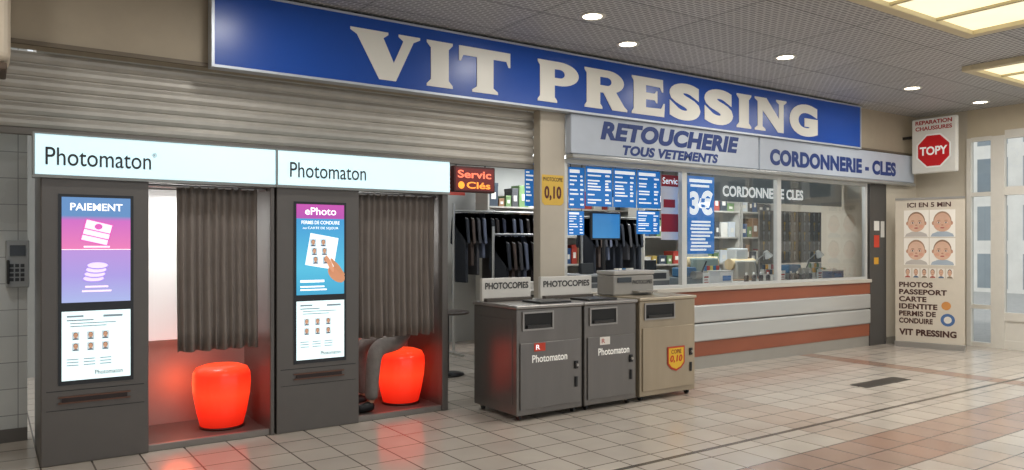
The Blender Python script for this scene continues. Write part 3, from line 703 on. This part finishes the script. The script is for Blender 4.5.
bars('card_print',[(.02,.03,.08,.01),(.02,.06,.07,.01),(.02,.09,.08,.02)],(8.84,6.397,.986),mat('b03a2a',.5),pc)
for dx in (.9,1.25,-1.5,-2.9): clone(pc,(dx,.03,0))
def lampf(x,y):
    r=root('desk_lamp','small articulated desk lamp on the service counter','lamp',(x,y,.986),'desk lamps on the counter')
    lathe('lamp_base',[(.07,.986),(.07,1.0),(.02,1.01)],x,y,mat('c9c9c4',.4),r,20)
    cyl('lamp_arm',(x,y,1.0),(x-.05,y,1.25),.008,mat('b0b0ac',.3,.6),r,10); cyl('lamp_arm',(x-.05,y,1.25),(x+.12,y-.05,1.38),.008,mat('b0b0ac',.3,.6),r,10)
    cyl('lamp_shade',(x+.12,y-.05,1.40),(x+.17,y-.07,1.32),.025,mat('d8d8d2',.4),r,16,.06)
    lathe('lamp_bulb',[(.01,1.35),(.03,1.335),(.02,1.31),(.005,1.305)],x+.155,y-.065,mat('fff2d8',.4,emit=5),r,14)
lampf(8.75,6.7); lampf(9.95,6.7)
def drack(x,y,c,z0=.986,sc=1):
    r=root('display_rack','stepped rack of small coloured packets','display rack',(x,y,z0),'packet racks on the counter')
    for k in range(3):
        z=z0+.07*k; yk=y+.07*k
        box('rack_step',x-.16,x+.16,yk-.034,yk+.034,z0,z+.02,mat('b9b5ab',.5),r)
        for j in range(5): box('packet',x-.15+.062*j,x-.10+.062*j,yk-.01,yk+.01,z+.02,z+.085,mat(c[(j+k)%len(c)],.5),r,.002)
drack(7.95,6.68,['c2402e','e0d070','2f6f9f']); drack(9.1,6.62,['e8e4da','a33a2e','37424e','d8a030']); drack(6.25,6.55,['e8e4da','2f6f9f','c9c4b8']); drack(10.3,6.7,['e8e4da','d8a030','6d8a5a'])

# shelving at the back
def shelf(x0,x1,y0,y1,lv,h,lab):
    r=root('shelving_unit',lab,'shelf',((x0+x1)/2,(y0+y1)/2,0),'stock shelving')
    M=mat('b8b4aa',.5)
    for x in (x0,x1-.03): box('upright',x,x+.03,y0,y1,0,h,M,r)
    for z in lv: box('shelf_board',x0+.03,x1-.03,y0,y1,z,z+.025,M,r)
LV=[.25,.7,1.15,1.6,2.05]
random.seed(3)
cols=['c9c4b8','8c6a4a','2f4f7a','a33a2e','e0ddd4','4a4a4c','6d8a5a','b59a4a','37424e','d3d8dc']
def sbox(x,y,z,w,d,h,c):
    r=root('stock_box','coloured cardboard stock box with lid on a shelf','box',(x+w/2,y+d/2,z),'stock boxes on shelves')
    box('carton',x,x+w,y,y+d,z,z+h*.85,mat(c,.6),r,.003); box('lid',x-.003,x+w+.003,y-.003,y+d+.003,z+h*.85,z+h,mat(c,.5),r,.003)
    quad('paper_patch',(x+w*.25,y-.0035,z+h*.3),w*.5,h*.3,mat('e4e0d6',.6),r,t=.001); return r
for (x0,x1,y0) in ((6.2,7.6,9.6),(7.7,9.1,9.6),(8.6,9.75,8.75),(9.8,10.95,8.75),(11.0,11.95,8.75)):
    shelf(x0,x1,y0,y0+.35,LV,2.35,'pale shelving unit packed with boxes and shoe supplies')
    for z in LV[1:]:
        x=x0+.05
        while x<x1-.2:
            w=random.uniform(.09,.18); h=random.uniform(.12,.36); sbox(x,y0+.05,z+.026,w,.22,h,random.choice(cols)); x+=w+random.uniform(.01,.05)
# key board on legs
kb=root('key_board','freestanding pegboard covered in rows of hanging key blanks','key board',(10.25,7.43,0))
box('board_back',9.75,11.35,7.42,7.45,1.2,2.02,mat('6f675c',.6),kb,.003)
for x in (9.8,11.27): box('leg',x,x+.03,7.45,7.48,0,2.0,mat('6f6a64',.5),kb)
for i in range(12):
    for j in range(5):
        x=9.84+.13*i; z=1.31+.155*j
        flat('key_blank',ell(0,.05,.026,.026,10)[:6]+[(-.024,.045),(-.008,.02),(-.008,-.06),(.008,-.06),(.008,.02)],(x,7.412,z),mat(['c9c9c4','c8a850','a8a8a8'][(i+j)%3],.3,.5),kb)
# workbench in shop
wbn=root('work_bench','wooden work bench with shelf in the repair area','bench',(9.6,8.1,0))
box('bench_top',8.6,10.8,7.9,8.4,.88,.93,mat('9a7a58',.5),wbn,.004)
for x in (8.65,10.7):
    for y in (7.95,8.3): box('leg',x,x+.05,y,y+.05,0,.88,mat('6f6a64',.5),wbn)
def cyls(r,x,y,z,w,d,h):
    cyl('polishing_wheel',(x-w*.6,y-.02,z+h*.8),(x+w*.6,y-.02,z+h*.8),.09,mat('c9b48a',.8),r)
    box('hood',x-w*.3,x+w*.3,y-.05,y+d*.5,z+h,z+h+.2,mat('b8bcbc',.4),r,.02)
obj_box('finishing_machine',9.2,8.15,.931,.6,.3,.35,mat('7d8f8a',.4),'green-grey shoe finishing machine on the bench','machine',extra=cyls)
obj_box('finishing_machine',10.2,8.15,.931,.5,.3,.3,mat('a8a8a0',.4),'pale shoe finishing machine on the bench','machine',extra=cyls)

# garment racks
def rack(x0,x1,y,z,lab):
    r=root('garment_rack',lab,'clothes rack',((x0+x1)/2,y,0),'garment racks')
    M=mat('b8b6b0',.3,.7)
    cyl('rail',(x0,y,z),(x1,y,z),.015,M,r)
    for x in (x0,x1): cyl('post',(x,y,.03),(x,y,z+.1),.018,M,r); boxes('foot',[(x-.02,x+.02,y-.25,y+.25,.0,.03)],M,r)
def garment(x,y,z,L,c):
    r=root('hanging_garment','garment on a wire hanger hung from the rack','garment',(x,y,z-L),'garments on racks')
    t=.022
    o=[(-.2,-.10),(-.05,-.045),(.05,-.045),(.2,-.10),(.235,-.42),(.19,-.44),(.17,-.22),(.18,-L),(-.18,-L),(-.17,-.22),(-.19,-.44),(-.235,-.42)]
    V=[(x-t,y+a,z+b) for a,b in o]+[(x+t,y+a,z+b) for a,b in o]; n=len(o)
    F=[tuple(range(n)),tuple(range(2*n-1,n-1,-1))]+[(i,i+n,(i+1)%n+n,(i+1)%n) for i in range(n)]
    g=mk('cloth',V,F,mat(c,.85,noise=.2),r); bevel(g,.012,2)
    skin('hanger',[(x,y+.2,z-.09,.004),(x,y,z-.04,.004),(x,y-.2,z-.09,.004),(x,y,z-.0,.003),(x,y+.02,z+.02,.003)],[(1,0),(1,2),(1,3),(3,4)],mat('cccccc',.3,.8),r,0,1)
    return r
gc=['20242c','2b3040','15171c','4a3d36','8f9094','1f2b3f','3d3c3e','2a2220','31415c','5a6070','22252b']
random.seed(11)
for (x0,x1,y,z) in ((5.25,6.25,8.0,1.62),(5.2,7.0,8.9,1.95),(7.2,8.4,8.6,1.9)):
    rack(x0,x1,y,z,'chrome garment rail hung with dark cleaned clothes')
    bases=[garment(x0+.1+.09*k,y,z-.02,(.95,.72,.85,.62)[k],gc[(k*3)%11]) for k in range(4)]
    x=x0+.1+.40; k=0
    while x<x1-.1:
        b=bases[random.randrange(4)]; c=clone(b,(x-b.location.x,random.uniform(-.03,.03),0)); x+=random.uniform(.08,.16); k+=1
        for ch in c.children:
            if ch.name.startswith('cloth'):
                ch.data=ch.data.copy(); ch.data.materials[0]=mat(gc[random.randrange(11)],.85,noise=.2)
# small table near entrance
tb=root('side_table','small dark round side table near the entrance','table',(4.35,7.6,0))
lathe('table_top',[(.25,.70),(.26,.71),(.26,.725),(.25,.73)],4.35,7.6,mat('3a302a',.4),tb)
cyl('table_post',(4.35,7.6,.03),(4.35,7.6,.7),.025,M_blk,tb); lathe('table_foot',[(.2,0),(.2,.015),(.03,.04)],4.35,7.6,M_blk,tb)
def drawers(r,x,y,z,w,d,h):
    for i in range(3):
        dd=box('drawer',x-w*.45,x+w*.45,y-d/2-.012,y-d/2,z+.05+h*.3*i,z+.03+h*.3*(i+1),mat('8f8b84',.4),r,.004); box('drawer_handle',x-.06,x+.06,y-d/2-.025,y-d/2-.012,z+.02+h*.3*i+h*.16,z+.035+h*.3*i+h*.16,M_blk,dd)
obj_box('drawer_unit',5.3,7.3,0,.8,.5,.85,mat('7d7a75',.5),'grey drawer unit standing inside the shop','drawer unit',extra=drawers)
sbox(5.0,7.2,.86,.3,.25,.2,'e0ddd4'); sbox(5.36,7.2,.86,.26,.25,.14,'2f4f7a')
for i,(x,z,w,h,c) in enumerate(((4.3,1.9,.5,.6,'2a6fb5'),(5.0,2.2,.6,.4,'e6e2da'),(5.7,2.25,.4,.4,'c8402a'))):
    r=root('wall_poster','coloured poster on the shop back wall','poster',(x+w/2,10.09,z),'posters in the shop'); quad('poster_sheet',(x,10.098,z),w,h,mat(c,.5),r); bars('poster_lines',[(w*.1,h*(.2+.15*k),w*.7,h*.06) for k in range(4)],(x,10.09,z),mat('f0eee8',.5),r)
# fluorescent fittings
for (x,y) in ((5.0,7.6),(7.6,7.6),(10.0,7.9),(7.0,9.2)):
    r=root('fluorescent_light','long white fluorescent batten light on the shop ceiling','ceiling light',(x,y,2.9),'fluorescent ceiling lights')
    box('batten',x-.6,x+.6,y-.05,y+.05,2.86,2.899,M_white,r,.004); cyl('tube',(x-.58,y,2.84),(x+.58,y,2.84),.016,mat('f5faff',.4,emit=6),r)
    area(x,y,2.80,1.1,.2,(18,40,54,32)[[5.0,7.6,10.0,7.0].index(x)],(.93,.97,1))

# ---------------- banner ----------------
A=Vector((11.03,6.0,0)); B=Vector((11.27,5.14,0)); u=(B-A).normalized(); nn=u.cross(UP); WB=(B-A).length
bn=root('roll_up_banner','cream roll-up banner with baby passport photos and brown lettering','banner',tuple((A+B)/2))
quad('banner_sheet',A+UP*.08,WB,2.07,mat('cbc1b0',.6),bn,u,.004)
quad('banner_cassette',A-nn*.04,WB,.08,mat('a8a6a2',.3,.6),bn,u,.1)
quad('banner_top_rail',A+UP*2.14-nn*.006,WB,.03,mat('a8a6a2',.3,.6),bn,u,.02)
cyl('support_pole',(A+B)/2-nn*.02+UP*.05,(A+B)/2-nn*.02+UP*2.15,.012,M_blk,bn)
Q=A+nn*.006; M_tx=mat('4a2c24',.5)
text('ICI EN 5 MIN',Q+u*.16+UP*2.03,.56,.07,M_tx,bn,u,.03)
SK=['cda78e','d2ac94','c8a088','d0a990']
for i in range(2):
    for j in range(2): baby(Q+u*(.115+.335*i)+UP*(1.60-.405*j),.325,.39,bn,u,SK[i*2+j],['8a6c54','9c7c62'][(i+j)%2],['b8b0a8','9faab4'][i])
for i in range(6):
    portrait(Q+u*(.12+.108*i)+UP*1.01,.09,.14,bn,u,skin='cfa58a',hair=['6a4a3a','a07a58','4a3a34'][i%3],bg='e0d8cc',shirt=['a8584a','5a6a80','8a7a64'][i%3])
for i,s in enumerate(['PHOTOS','PASSEPORT','CARTE','IDENTITE','PERMIS DE','CONDUIRE']):
    text(s,Q+u*.05+UP*(.87-.105*i),[.44,.62,.36,.50,.48,.44][i],.078,M_tx,bn,u,.04)
text('VIT PRESSING',Q+u*.05+UP*.17,.74,.095,M_tx,bn,u,.05)
flat('round_seal',ell(.68,.42,.09,.09),Q,mat('4a6a9a',.5),bn,u); flat('round_seal_centre',ell(.68,.42,.05,.05),Q+nn*.0015,mat('d8d4c8',.5),bn,u)
flat('round_seal',ell(.66,.62,.06,.06),Q,mat('c98a4a',.5),bn,u)

# ---------------- projecting sign ----------------
ts=root('projecting_sign','white projecting sign with red octagon emblem above the banner','sign',(11.6,5.75,2.57))
uy=Vector((0,-1,0)); M_rt=mat('b0221e',.5)
box('sign_case',11.58,11.66,5.40,6.05,2.56,3.38,mat('dedbd2',.4,emit=.08),ts,.02)
Pn=Vector((11.578,6.05,2.56))
flat('octagon_border',[(.325+.27*math.cos(math.radians(22.5+45*i)),.33+.27*math.sin(math.radians(22.5+45*i))) for i in range(8)],Pn,mat('f2f0ea',.4,emit=.1),ts,uy)
flat('octagon_emblem',[(.325+.245*math.cos(math.radians(22.5+45*i)),.33+.245*math.sin(math.radians(22.5+45*i))) for i in range(8)],Pn-Vector((.0015,0,0)),mat('c0161c',.4,emit=.15),ts,uy)
text('TOPY',Pn+Vector((-.003,-.125,.265)),.4,.13,mat('f5f3ee',.4,emit=.2),ts,uy,.03)
text('REPARATION',Pn+Vector((-.001,-.06,.73)),.53,.06,M_rt,ts,uy,.03)
text('CHAUSSURES',Pn+Vector((-.001,-.06,.64)),.53,.06,M_rt,ts,uy,.03)
box('bracket',11.6,11.64,6.05,6.2,3.1,3.14,M_blk,ts)

# floor hatch
tag(box('floor_hatch',7.55,8.4,4.4,4.6,.0005,.006,mat('4a4540',.4,.5),None,.001),'dark metal access plate set in the tiled floor','floor plate')
